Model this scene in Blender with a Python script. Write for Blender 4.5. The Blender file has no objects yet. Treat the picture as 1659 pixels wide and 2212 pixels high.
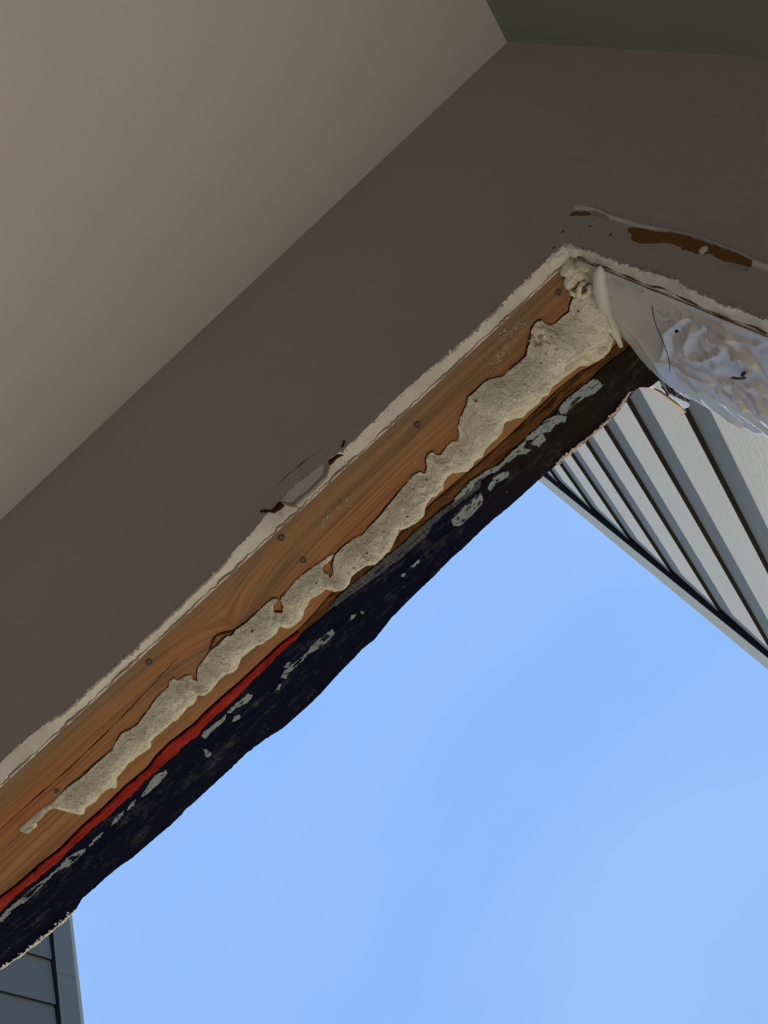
import bpy, math, random
import numpy as np
from mathutils import Matrix, Vector, noise
from mathutils.geometry import tessellate_polygon

C = bpy.context.scene.collection
scene = bpy.context.scene

# ------------------------------------------------------------------ camera
cam_data = bpy.data.cameras.new('camera')
cam = bpy.data.objects.new('camera', cam_data); C.objects.link(cam)
cam.matrix_world = Matrix(((0.735594, 0.676189, 0.040873, 0.0),
                           (0.552055, -0.5634, -0.614667, 0.0),
                           (-0.392603, 0.474709, -0.787727, 1.47),
                           (0, 0, 0, 1)))
cam_data.sensor_fit = 'VERTICAL'; cam_data.sensor_height = 36.0
cam_data.lens = 1797.289 / 2212.0 * 36.0
cam_data.clip_start = 0.01; cam_data.clip_end = 200
scene.camera = cam

# ------------------------------------------------------------------ sky
world = bpy.data.worlds.new('sky'); scene.world = world; world.use_nodes = True
wn = world.node_tree.nodes; wl = world.node_tree.links; wn.clear()
w_out = wn.new('ShaderNodeOutputWorld'); w_bg = wn.new('ShaderNodeBackground')
w_tc = wn.new('ShaderNodeTexCoord'); w_map = wn.new('ShaderNodeMapping'); w_noise = wn.new('ShaderNodeTexNoise')
w_ramp = wn.new('ShaderNodeValToRGB'); w_sep = wn.new('ShaderNodeSeparateXYZ'); w_grad = wn.new('ShaderNodeValToRGB')
w_mix = wn.new('ShaderNodeMix'); w_mix.data_type = 'RGBA'
w_map.inputs['Rotation'].default_value = (0.4, 0.7, 0.5); w_map.inputs['Scale'].default_value = (1.0, 5.0, 1.6)
w_noise.inputs['Scale'].default_value = 1.3; w_noise.inputs['Detail'].default_value = 5.0; w_noise.inputs['Roughness'].default_value = 0.5
w_ramp.color_ramp.elements[0].position = 0.42; w_ramp.color_ramp.elements[0].color = (0, 0, 0, 1)
w_ramp.color_ramp.elements[1].position = 0.85; w_ramp.color_ramp.elements[1].color = (0.30, 0.30, 0.30, 1)
e = w_grad.color_ramp.elements
e[0].position = 0.0; e[0].color = (0.29, 0.51, 0.95, 1)
e[1].position = 0.9; e[1].color = (0.252, 0.49, 0.985, 1)
wl.new(w_tc.outputs['Generated'], w_map.inputs['Vector']); wl.new(w_map.outputs[0], w_noise.inputs['Vector'])
wl.new(w_noise.outputs['Fac'], w_ramp.inputs['Fac'])
wl.new(w_tc.outputs['Generated'], w_sep.inputs[0]); wl.new(w_sep.outputs['Z'], w_grad.inputs['Fac'])
wl.new(w_ramp.outputs['Color'], w_mix.inputs['Factor']); wl.new(w_grad.outputs['Color'], w_mix.inputs['A'])
w_mix.inputs['B'].default_value = (0.55, 0.72, 1.0, 1)
wl.new(w_mix.outputs['Result'], w_bg.inputs['Color']); w_bg.inputs['Strength'].default_value = 1.0
wl.new(w_bg.outputs[0], w_out.inputs['Surface'])

# ------------------------------------------------------------------ sun
sun_data = bpy.data.lights.new('sun', 'SUN'); sun = bpy.data.objects.new('sun', sun_data); C.objects.link(sun)
sun.location = (-3, 8, 12)
sun.rotation_euler = Vector((-1.0, 3.3, 11.5)).to_track_quat('Z', 'Y').to_euler()
sun_data.energy = 15.0; sun_data.color = (1.0, 0.91, 0.82); sun_data.angle = 0.0093

# ------------------------------------------------------------------ exposure
scene.view_settings.view_transform = 'Standard'; scene.view_settings.look = 'None'
scene.view_settings.exposure = 0.0; scene.view_settings.gamma = 1.0
scene.view_settings.use_curve_mapping = False

# ------------------------------------------------------------------ outlines, in 0.1 mm
P = {
 'foam_outer': [(2177,4787),(2115,4822),(2038,4833),(1955,4788),(1891,4773),(1819,4710),(1753,4701),(1669,4694),(1569,4681),(1514,4684),(1459,4718),(1393,4679),(1373,4698),(1338,4713),(1268,4710),(1224,4695),(1164,4704),(1099,4665),(1013,4603),(975,4636),(942,4674),(873,4684),(807,4675),(743,4691),(671,4720),(590,4706),(551,4739),(484,4730),(405,4662),(327,4624),(263,4640),(219,4703),(134,4696),(95,4674),(30,4690),(-62,4769),(-176,4775),(-271,4731),(-309,4696),(-347,4735),(-423,4764),(-509,4806),(-586,4811),(-691,4804),(-756,4746),(-832,4726),(-908,4730),(-958,4770),(-1054,4775),(-1109,4729),(-1141,4633),(-1226,4625),(-1301,4605),(-1398,4635),(-1490,4701),(-1575,4693),(-1636,4678),(-1651,4656),(-1667,4595),(-1740,4622),(-1819,4615),(-1893,4602),(-1928,4565),(-2034,4571),(-2102,4552),(-2152,4588),(-2219,4625),(-2270,4606),(-2309,4574),(-2398,4579),(-2499,4596),(-2589,4601),(-2612,4535),(-2681,4572),(-2760,4565),(-2832,4569),(-2916,4585),(-2983,4566),(-3062,4559),(-3134,4563),(-3213,4556),(-3257,4608),(-3333,4607),(-3406,4577),(-3479,4581),(-3570,4586),(-3674,4603),(-3680,4610),(-3742,4669),(-3785,4677),(-3778,4637),(-3863,4619),(-3968,4636),(-4048,4629),(-4090,4620),(-4147,4657),(-4164,4624),(-4178,4541),(-4192,4459),(-4209,4373),(-4265,4355),(-4356,4359),(-4408,4367),(-4446,4402),(-4491,4388),(-4530,4384),(-4546,4331),(-4537,4293)],
 'foam_inner': [(-4530,4304),(-4452,4311),(-4350,4311),(-4242,4322),(-4204,4341),(-4141,4338),(-4051,4333),(-3961,4329),(-3877,4346),(-3781,4352),(-3673,4347),(-3577,4353),(-3482,4358),(-3292,4289),(-3214,4328),(-3133,4340),(-3072,4321),(-2972,4305),(-2896,4280),(-2779,4263),(-2702,4270),(-2655,4231),(-2605,4239),(-2613,4282),(-2535,4304),(-2496,4334),(-2522,4379),(-2525,4444),(-2457,4367),(-2408,4330),(-2327,4315),(-2219,4288),(-2124,4294),(-2072,4291),(-2020,4289),(-1998,4320),(-1936,4306),(-1851,4323),(-1722,4327),(-1618,4321),(-1523,4327),(-1483,4357),(-1564,4394),(-1604,4439),(-1559,4513),(-1511,4467),(-1487,4401),(-1450,4377),(-1429,4387),(-1362,4371),(-1258,4354),(-1156,4361),(-1046,4378),(-954,4397),(-861,4415),(-918,4442),(-1017,4441),(-1047,4478),(-1036,4543),(-1048,4591),(-991,4576),(-949,4502),(-862,4439),(-769,4434),(-666,4440),(-574,4482),(-471,4465),(-359,4459),(-294,4444),(-211,4428),(-110,4411),(-27,4395),(65,4390),(110,4376),(171,4402),(188,4453),(250,4403),(274,4344),(327,4318),(373,4327),(362,4368),(398,4419),(487,4391),(556,4393),(582,4432),(622,4406),(665,4328),(723,4268),(775,4243),(839,4211),(883,4159),(946,4166),(1017,4163),(1070,4160),(1121,4174),(1189,4216),(1221,4248),(1306,4249),(1405,4255),(1494,4251),(1540,4203),(1596,4167),(1630,4109),(1668,4074),(1724,4066),(1762,4086),(1778,4146),(1804,4190),(1849,4215),(1928,4211),(2000,4219),(2032,4178),(2086,4142),(2131,4106),(2141,4073),(2121,4003),(2125,3922),(2132,3879),(2149,3854),(2190,3819),(2245,3826)],
 'foam_end': [(2308,3898),(2365,4024),(2328,4094),(2294,4200),(2255,4303),(2209,4418),(2198,4497),(2203,4576),(2208,4672),(2212,4770)],
 'foam_pits': [(914,4198),(2046,4228),(163,4478),(1530,4317),(-172,4533),(-812,4556),(-1135,4426),(-644,4547),(167,4479),(-2206,4371),(-1826,4362)],
 'foam_tear': [(1631,4198)],
 'mem_outer': [(-6394,5360),(-6055,5391),(-5974,5418),(-5592,5446),(-5356,5470),(-5210,5474),(-5127,5475),(-5038,5444),(-4986,5422),(-4828,5432),(-4676,5429),(-4512,5432),(-4356,5461),(-4166,5475),(-3942,5474),(-3720,5473),(-3672,5461),(-3471,5463),(-3250,5462),(-3048,5462),(-2835,5449),(-2658,5477),(-2427,5527),(-2246,5528),(-2065,5530),(-1911,5520),(-1747,5497),(-1470,5477),(-1357,5458),(-1216,5476),(-1083,5454),(-939,5417),(-798,5409),(-657,5400),(-375,5382),(-156,5368),(44,5383),(232,5383),(732,5400),(959,5399),(1178,5413),(1358,5429),(1499,5447),(1628,5453),(1796,5455),(1912,5448),(2024,5413),(2134,5379),(2204,5388)],
 'mem_inner': [(-5768,4837),(-5428,4853),(-5236,4843),(-4992,4865),(-4747,4886),(-4518,4874),(-4266,4872),(-3984,4891),(-3677,4886),(-3433,4872),(-3147,4868),(-2885,4888),(-3439,4877),(-3195,4899),(-2940,4908),(-2694,4871),(-2476,4882),(-2201,4866),(-1916,4839),(-1682,4849),(-1616,4844),(-1374,4868),(-1083,4877),(-822,4875),(-600,4900),(-300,4921),(-30,4930),(232,4953),(415,4948),(714,4969),(1002,4977),(1275,4948),(1464,4937),(1651,4926),(1880,4938),(1992,4931),(2135,4936),(2233,4955)],
 'osb_top': [(-5631,4723),(-5300,4744),(-5103,4774),(-4807,4781),(-4602,4805),(-4281,4787),(-4025,4796),(-3744,4781),(-3465,4801),(-3126,4759),(-2877,4791),(-3323,4763),(-3138,4753),(-2952,4777),(-2724,4776),(-2516,4776),(-2300,4787),(-2038,4784),(-1776,4781),(-1608,4806),(-1380,4788),(-1125,4748),(-819,4761),(-360,4781),(-5,4772),(354,4778),(556,4794),(918,4804),(1285,4794),(1558,4790),(1812,4809),(2012,4879),(2185,4853)],
 'red_end': [(-1616,4852)],
 'residue': [[(1473,4929),(1531,4907),(1857,4938),(1899,4961),(1929,5075),(1835,5081),(1732,5035),(1584,5006),(1502,5024),(1464,4994)],[(1088,4920),(1212,4926),(1325,4919),(1437,4976),(1498,5063),(1445,5092),(1362,5045),(1297,5062),(1222,5002),(1224,5092),(1129,5098),(1089,5010),(1146,5006),(1061,4935)],[(1072,4947),(1011,4989),(1057,5063),(989,5055),(935,4993),(859,4998),(761,4978),(685,4983),(604,4936),(516,4903),(385,4936),(258,4906),(173,4923),(257,4881),(437,4858),(600,4886),(718,4930),(862,4934),(975,4927)],[(527,5056),(638,4998),(728,5032),(776,5087),(745,5122),(685,5099),(606,5078),(531,5108)],[(86,5045),(158,5034),(274,5027),(456,5028),(443,5108),(386,5136),(262,5159),(115,5154),(74,5104)],[(-483,5125),(-453,5110),(-370,5124),(-385,5158),(-449,5156)],[(-601,5132),(-566,5110),(-542,5141),(-577,5163)],[(-1220,5103),(-1179,5075),(-1136,5092),(-1167,5120)],[(-1088,5115),(-1069,5140),(-1093,5159),(-1104,5136)],[(-2046,5057),(-1988,5030),(-1851,5034),(-1688,5048),(-1630,5021),(-1486,5036),(-1386,5043),(-1399,5092),(-1474,5108),(-1619,5092),(-1690,5073),(-1783,5078),(-1957,5076),(-2029,5099)],[(-2180,5120),(-2116,5098),(-2090,5108),(-2131,5135)],[(-2608,4929),(-2557,4920),(-2439,4925),(-2345,4937),(-2343,4985),(-2406,5006),(-2528,4966),(-2600,4958)],[(-2662,5045),(-2611,5018),(-2559,5039),(-2575,5076),(-2631,5079)],[(-2937,4924),(-2885,4915),(-2704,4929),(-2636,4931),(-2676,4974),(-2751,4979),(-2869,4973),(-2950,4984)],[(-3041,5043),(-3012,5126),(-3042,5177),(-3086,5167)],[(-3758,4977),(-3595,4920),(-3489,4902),(-3388,4944),(-3425,4981),(-3532,4999),(-3683,5008)],[(-1956,4992),(-1890,4976),(-1869,4993),(-1932,5027)],[(-4153,4988),(-4054,4953),(-3953,4959),(-3979,4984),(-4087,5002)],[(-3941,4982),(-3878,4955),(-3793,4950),(-3841,4988),(-3916,4993)],[(-4435,4992),(-4339,4969),(-4238,4975),(-4267,4995),(-4360,5006),(-4430,5004)],[(-5487,4903),(-5395,4886),(-5295,4892),(-5175,4897),(-5036,4901),(-4906,4930),(-4747,4933),(-4638,4915),(-4551,4933),(-4469,4982),(-4506,5008),(-4614,5008),(-4716,5002),(-4770,4969),(-4833,4961),(-4953,4956),(-5126,4966),(-5242,4972),(-5338,4930),(-5469,4949),(-5546,4953)],[(-1259,4824),(-1011,4860),(-684,4917),(-346,4961),(-144,4937),(-191,4978),(-395,4977),(-704,4944),(-1003,4898),(-1214,4859)]],
 'streak': [[(-1280,4829),(-1076,4805),(-798,4827),(-452,4857),(-126,4864),(84,4877),(316,4914),(526,4926),(491,4979),(386,4974),(77,4941),(-86,4937),(-153,4980),(-347,4965),(-680,4915),(-1006,4858),(-1257,4847)]],
 'nails': [(2009,4005),(411,4018),(-1062,3926),(-1084,4250),(-2604,3939),(-4064,4276)],
 'knot': [(-1906,4221)],
 'knot_crack': [(-2105,4205),(-2071,4204),(-2014,4232),(-1954,4293),(-1884,4326),(-1840,4351),(-1891,4334),(-1964,4304),(-2030,4249),(-2083,4217),(-2164,4250),(-2223,4296),(-2208,4265),(-2133,4217)],
 'crack': [[(-4752,4177),(-4300,4176),(-3816,4194),(-3211,4175),(-2822,4145),(-2430,4109)]],
 'smear': [(-483,4102),(-677,4095),(-83,3876),(50,4004),(220,4268),(1402,3943),(1520,3969),(1233,4104),(1388,4074),(1607,4019),(1332,4055)],
 'paint_edge': [(-4298,20441),(-4081,20467),(-3756,20469),(-3544,20427),(-3286,20359),(-3071,20374),(-2810,20357),(-2549,20346),(-2337,20356),(-2074,20360),(-1809,20373),(-1549,20372),(-1321,20428),(-1103,20453),(-983,20492),(-844,20487),(-688,20523),(-537,20483),(-363,20456),(-247,20449),(-191,20404),(-85,20411),(75,20423),(395,20445),(647,20439),(883,20407),(1132,20400),(1380,20394),(1644,20412),(1902,20421),(2136,20433),(2271,20381)],
 'jamb_edge': [(2273,20380),(2268,20241),(2268,20144),(2281,20031),(2267,19887),(2279,19762),(2280,19628),(2277,19510),(2290,19414),(2295,19298),(2314,19112),(2277,19043),(2282,18923),(2273,18806),(2263,18665),(2271,18548),(2277,18470),(2269,18368),(2270,18278),(2269,18061)],
 'brown': [[(2544,19970),(2577,19966),(2590,19896),(2608,19835),(2600,19759),(2631,19634),(2644,19541),(2657,19405),(2647,19321),(2649,19182),(2645,19042),(2645,18937),(2639,18854),(2625,18777),(2604,18743),(2578,18741),(2572,18797),(2567,18868),(2562,18902),(2555,18961),(2572,19032),(2578,19120),(2547,19170),(2543,19265),(2541,19336),(2556,19382),(2563,19450),(2556,19518),(2513,19626),(2474,19726),(2477,19813),(2492,19864),(2518,19879)],[(2508,20682),(2550,20685),(2574,20615),(2595,20522),(2589,20455),(2559,20515),(2531,20600),(2511,20644)]],
 'greenpaper': [(2614,20546),(2617,20472),(2612,20370),(2614,20279),(2588,20238),(2580,20311),(2580,20426),(2587,20522)],
 'rim': [[(2596,20735),(2617,20690),(2638,20518),(2624,20329),(2625,20183),(2639,20023),(2635,19849),(2635,19719),(2655,19554),(2624,19706),(2608,19785),(2596,19903),(2594,20039),(2593,20180),(2588,20228),(2612,20314),(2617,20472),(2579,20641),(2573,20695)],[(2623,18763),(2626,18717),(2619,18626),(2613,18549),(2580,18516),(2585,18592),(2586,18663),(2594,18733)],[(2535,18900),(2562,18863),(2567,18792),(2570,18745),(2539,18739),(2529,18804),(2522,18861)]],
 'chip': [(2583,19167)],
 'dents': [(2465,20077),(2352,20338),(2346,20572),(2476,20361),(2186,20493)],
 'ridge': [(2644,20526),(2625,20256),(2630,19927),(2657,19633),(2671,19347),(2658,18990),(2628,18635),(2623,18559)],
 'shard': [(-845,20480),(-688,20522),(-540,20486),(-364,20459),(-402,20394),(-440,20346),(-552,20331),(-643,20324),(-687,20351),(-770,20346)],
 'band': [[(-364,20459),(-342,20410),(-376,20354),(-424,20294),(-498,20289),(-581,20283),(-643,20286),(-748,20302),(-772,20342),(-687,20351),(-643,20324),(-552,20331),(-440,20346),(-402,20394)],[(-845,20480),(-773,20338),(-752,20255),(-787,20305),(-832,20410)]],
 'gaps': [[(-846,20476),(-879,20477),(-948,20468),(-1004,20556),(-1037,20578),(-1039,20561),(-987,20493),(-950,20421),(-886,20399),(-837,20398)],[(-329,20430),(-286,20418),(-235,20406),(-210,20358),(-263,20381),(-345,20379)],[(-177,20468),(-144,20486),(-126,20515),(-117,20492),(-145,20459),(-174,20449)]],
 'wallcrack': [(-811,20708),(-707,20716),(-597,20699),(-475,20691),(-393,20668),(-308,20654)],
 'sheet_edge': [(5263,20831),(5381,20831),(5390,20521),(5420,20207),(5447,19912),(5407,19775),(5444,19400),(5408,19177),(5401,18981),(5457,18712)],
 'tube': [(3768,19949),(3916,20056),(4079,20145),(4235,20220),(4372,20271),(4493,20293),(4611,20301),(4708,20315),(4832,20343)],
 'tape': [(5647,20828),(5427,20655),(5385,20571),(5357,20324),(5368,20109),(5432,19890),(5480,19939),(5542,19975),(5558,20016),(5612,20049),(5614,20151),(5616,20348),(5616,20492),(5733,20737),(5797,20828),(5845,20832),(6027,21049),(5937,21030)],
 'film': [(5680,20553),(5670,20402),(5668,20203),(5666,20100),(5699,20096),(5776,20153),(5832,20236),(5752,20302),(5705,20479),(5748,20666)],
 'sliver': [(5872,20908),(5844,20813),(5780,20655),(5782,20537),(5824,20412),(5846,20309),(5907,20261),(5950,20282),(5990,20337),(6040,20369),(6004,20373),(5938,20441),(5883,20515),(5829,20621),(5820,20692),(5888,20838),(5904,20910)],
 'hair': [(3902,19354),(4031,19408),(4147,19438),(4273,19447),(4460,19478),(4572,19511),(4725,19583)],
 'splinter': [(4415,18809),(4399,18768),(4381,18722),(4343,18669),(4328,18631),(4350,18644),(4388,18706),(4413,18764),(4426,18808)],
 'hole': [(4316,18678),(4272,18633),(4273,18615),(4318,18641),(4342,18679)],
 'hole2': [(4147,19268),(4147,19245),(4172,19258),(4177,19279)],
 'mould': [[(5282,19285),(5255,19240),(5261,19198),(5314,19253),(5307,19284)],[(5247,19507),(5241,19475),(5271,19500)],[(5237,19581),(5227,19540),(5248,19562)]],
 'creases': [[(3929,19881),(3889,19648),(3892,19517),(3827,19400),(3753,19236),(3697,18974)],[(3890,19532),(3909,19429),(3872,19223),(3946,19126)],[(4096,19386),(4002,19229),(3983,19115),(4104,19265),(4312,19500),(4490,19577),(4724,19753)],[(3966,19106),(3948,18898),(3974,18707),(3995,18663)],[(4118,19062),(3982,18914),(3958,18793),(3971,18640),(3957,18435),(3873,18309)],[(4079,19073),(4188,19155),(4381,19310),(4505,19339),(4427,19116),(4224,18854),(4126,18798),(4119,18905)],[(4068,18733),(4143,18684),(4131,18601),(4188,18547)],[(4897,20069),(4771,19778),(4745,19590)],[(4753,19551),(4751,19409),(4741,19213)],[(4902,19650),(4950,19601),(4985,19438)],[(4790,19370),(4900,19330),(4954,19252)],[(4620,19095),(4635,19017),(4761,18997),(4903,18920)],[(4598,18991),(4628,18881),(4700,18810),(4787,18784),(4815,18716)],[(4802,19174),(4895,19149),(4966,19147)],[(4578,18891),(4628,18801),(4643,18671),(4727,18590)],[(4808,19080),(4782,18933),(4941,18924)],[(4743,18767),(4815,18716),(4963,18712)],[(4730,18943),(4788,18844),(4892,18804),(5009,18708)],[(4214,18761),(4129,18605),(4158,18544),(4240,18531)],[(4672,19001),(4592,18937)],[(4504,18695),(4425,18590),(4493,18560)]],
 'paper_line': [[(3789,20348),(3792,20118),(3781,19855),(3784,19651),(3796,19461),(3758,19239),(3786,19006),(3802,18807),(3809,18616),(3788,18520),(3779,18408),(3794,18299)]],
 'caulk_line': [(-6023,5362),(-5824,5405),(-5587,5437),(-5337,5452),(-5192,5456),(-5141,5448)],
 'crumbs': [(1182,5391),(1350,5401),(1493,5413),(1621,5422),(1787,5424),(1906,5416),(2004,5380),(2111,5348)],
}

def T(l): return [(a * 1e-4, b * 1e-4) for a, b in l]

FLOOR = 0.0; CEIL = 2.4457; HEAD = 2.0415      # floor, ceiling, underside of the header
FACE = 0.370; DRY = 0.3835; OUT = 0.545        # room face and back of the plasterboard, outer face of the wall
JAMB = 0.2257; CORNER = 0.4399                 # right jamb, right wall of the room
OPEN_L = -1.70; ROOM_L = -3.3; ROOM_B = -3.6

# ------------------------------------------------------------------ materials
def S2L(c):
    return tuple(((v / 255.0) / 12.92 if v <= 10 else (((v / 255.0) + 0.055) / 1.055) ** 2.4) for v in c) + (1.0,)

class Mat:
    def __init__(s, name, color=(0.5, 0.5, 0.5), rough=0.8, spec=0.3):
        s.m = bpy.data.materials.new(name); s.m.use_nodes = True
        s.n = s.m.node_tree.nodes; s.l = s.m.node_tree.links
        s.b = s.n['Principled BSDF']
        s.b.inputs['Base Color'].default_value = tuple(color)[:3] + (1,)
        s.b.inputs['Roughness'].default_value = rough
        s.b.inputs['Specular IOR Level'].default_value = spec
        s.geo = s.n.new('ShaderNodeNewGeometry'); s.pos = s.geo.outputs['Position']; s.height = None
    def mapping(s, scale=(1, 1, 1), rot=(0, 0, 0), src=None):
        m = s.n.new('ShaderNodeMapping'); m.inputs['Scale'].default_value = scale; m.inputs['Rotation'].default_value = rot
        s.l.new(src or s.pos, m.inputs['Vector']); return m.outputs[0]
    def noise(s, scale, detail=4, rough=0.55, vec=None, dist=0.0):
        t = s.n.new('ShaderNodeTexNoise'); t.inputs['Scale'].default_value = scale; t.inputs['Detail'].default_value = detail
        t.inputs['Roughness'].default_value = rough; t.inputs['Distortion'].default_value = dist
        s.l.new(vec or s.pos, t.inputs['Vector']); return t.outputs['Fac']
    def voronoi(s, scale, vec=None, feature='F1'):
        t = s.n.new('ShaderNodeTexVoronoi'); t.feature = feature; t.inputs['Scale'].default_value = scale
        s.l.new(vec or s.pos, t.inputs['Vector']); return t.outputs['Distance']
    def ramp(s, fac, stops, interp='LINEAR'):
        r = s.n.new('ShaderNodeValToRGB'); r.color_ramp.interpolation = interp
        el = r.color_ramp.elements
        while len(el) < len(stops): el.new(0.5)
        for x, (p, c) in zip(el, stops):
            x.position = p; x.color = (tuple(c) + (1,))[:4] if hasattr(c, '__len__') else (c, c, c, 1)
        s.l.new(fac, r.inputs['Fac']); return r.outputs['Color']
    def mix(s, fac, a, b, mode='MIX'):
        m = s.n.new('ShaderNodeMix'); m.data_type = 'RGBA'; m.blend_type = mode
        for k, v in (('Factor', fac), ('A', a), ('B', b)):
            if hasattr(v, 'links'): s.l.new(v, m.inputs[k])
            elif k == 'Factor': m.inputs[k].default_value = v
            else: m.inputs[k].default_value = (tuple(v) + (1,))[:4]
        return m.outputs['Result']
    def math(s, op, a, b=0.0, c=0.0):
        m = s.n.new('ShaderNodeMath'); m.operation = op
        for i, v in enumerate((a, b, c)):
            if hasattr(v, 'links'): s.l.new(v, m.inputs[i])
            else: m.inputs[i].default_value = v
        return m.outputs[0]
    def color(s, c): s.l.new(c, s.b.inputs['Base Color']); return s
    def roughness(s, c): s.l.new(c, s.b.inputs['Roughness']); return s
    def bump(s, h, dist, strength=1.0):
        b = s.n.new('ShaderNodeBump'); b.inputs['Distance'].default_value = dist; b.inputs['Strength'].default_value = strength
        s.l.new(h, b.inputs['Height'])
        if s.height is not None: s.l.new(s.height, b.inputs['Normal'])
        s.height = b.outputs[0]; s.l.new(s.height, s.b.inputs['Normal']); return s

def mat_paint(name, col, rough=0.75, spec=0.25):
    m = Mat(name, col, rough, spec)
    n = m.noise(3.0, 3); m.color(m.mix(n, tuple(c * 0.95 for c in col), tuple(min(1, c * 1.05) for c in col)))
    m.bump(m.noise(160, 4, 0.6), 0.0006, 0.5); return m.m

M = {}
M['ceiling'] = mat_paint('ceiling_paint', (0.82, 0.78, 0.755), 0.9)
M['offwhite'] = mat_paint('off_white_wall_paint', (0.72, 0.70, 0.66), 0.8)
M['taupe'] = mat_paint('taupe_wall_paint', (0.345, 0.305, 0.285), 0.7)
M['green'] = mat_paint('sage_green_wall_paint', (0.26, 0.29, 0.23), 0.7)

m = Mat('floor_wood', rough=0.45)
v = m.mapping((1, 8, 1)); n = m.noise(6, 5, 0.6, v)
m.color(m.ramp(n, [(0.3, (0.36, 0.31, 0.25)), (0.7, (0.46, 0.40, 0.33))])); M['floor'] = m.m

m = Mat('concrete', rough=0.9)
m.color(m.ramp(m.noise(4, 8, 0.65), [(0.3, (0.21, 0.19, 0.165)), (0.7, (0.29, 0.265, 0.23))])); m.bump(m.noise(90, 5), 0.002); M['concrete'] = m.m
m = Mat('pale_concrete', rough=0.9); m.color(m.ramp(m.noise(4, 8, 0.65), [(0.3, (0.48, 0.46, 0.43)), (0.7, (0.58, 0.56, 0.52))])); M['pale_concrete'] = m.m
m = Mat('lawn', rough=0.95, spec=0.1); m.color(m.ramp(m.noise(6, 6, 0.7), [(0.3, (0.10, 0.105, 0.05)), (0.7, (0.17, 0.17, 0.09))])); M['lawn'] = m.m

m = Mat('gypsum', rough=0.95, spec=0.1)
n = m.noise(500, 5, 0.7); n2 = m.noise(60, 4, 0.6)
m.color(m.mix(m.ramp(n2, [(0.35, 0.0), (0.75, 1.0)]), (0.80, 0.76, 0.72), (0.64, 0.59, 0.54)))
m.bump(n, 0.0009).bump(n2, 0.001); M['gypsum'] = m.m

m = Mat('plain_paper', rough=0.9, spec=0.15); m.bump(m.noise(300, 4), 0.0008)
m.color(m.mix(m.noise(160, 4), (0.66, 0.62, 0.58), (0.50, 0.455, 0.42))); M['white_paper'] = m.m
m = Mat('brown_kraft_paper', rough=0.95, spec=0.1); v = m.mapping((60, 60, 260), (0, 0.35, 0))
m.color(m.ramp(m.noise(1.0, 6, 0.7, v), [(0.3, (0.115, 0.05, 0.015)), (0.7, (0.20, 0.10, 0.034))])); m.bump(m.noise(400, 4), 0.0008); M['kraft'] = m.m
m = Mat('grey_paper_layer', rough=0.95, spec=0.1); m.color(m.mix(m.noise(300, 5), (0.36, 0.31, 0.27), (0.26, 0.21, 0.18))); m.bump(m.noise(400, 4), 0.0006); M['grey_paper'] = m.m
M['green_paper'] = Mat('pale_green_board_paper', (0.22, 0.27, 0.22), 0.9, 0.1).m
M['dark_gap'] = Mat('dark_torn_paper', (0.05, 0.02, 0.014), 0.95, 0.1).m
M['black'] = Mat('matt_black', (0.012, 0.012, 0.012), 0.9, 0.1).m  # flat black for cracks, holes and the hair
M['dark_grey'] = Mat('matt_dark_grey', (0.07, 0.06, 0.055), 0.9, 0.1).m  # flat dark grey for the paint dents
M['dark_wood'] = Mat('dark_wood', (0.035, 0.015, 0.008), 0.85, 0.2).m

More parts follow.
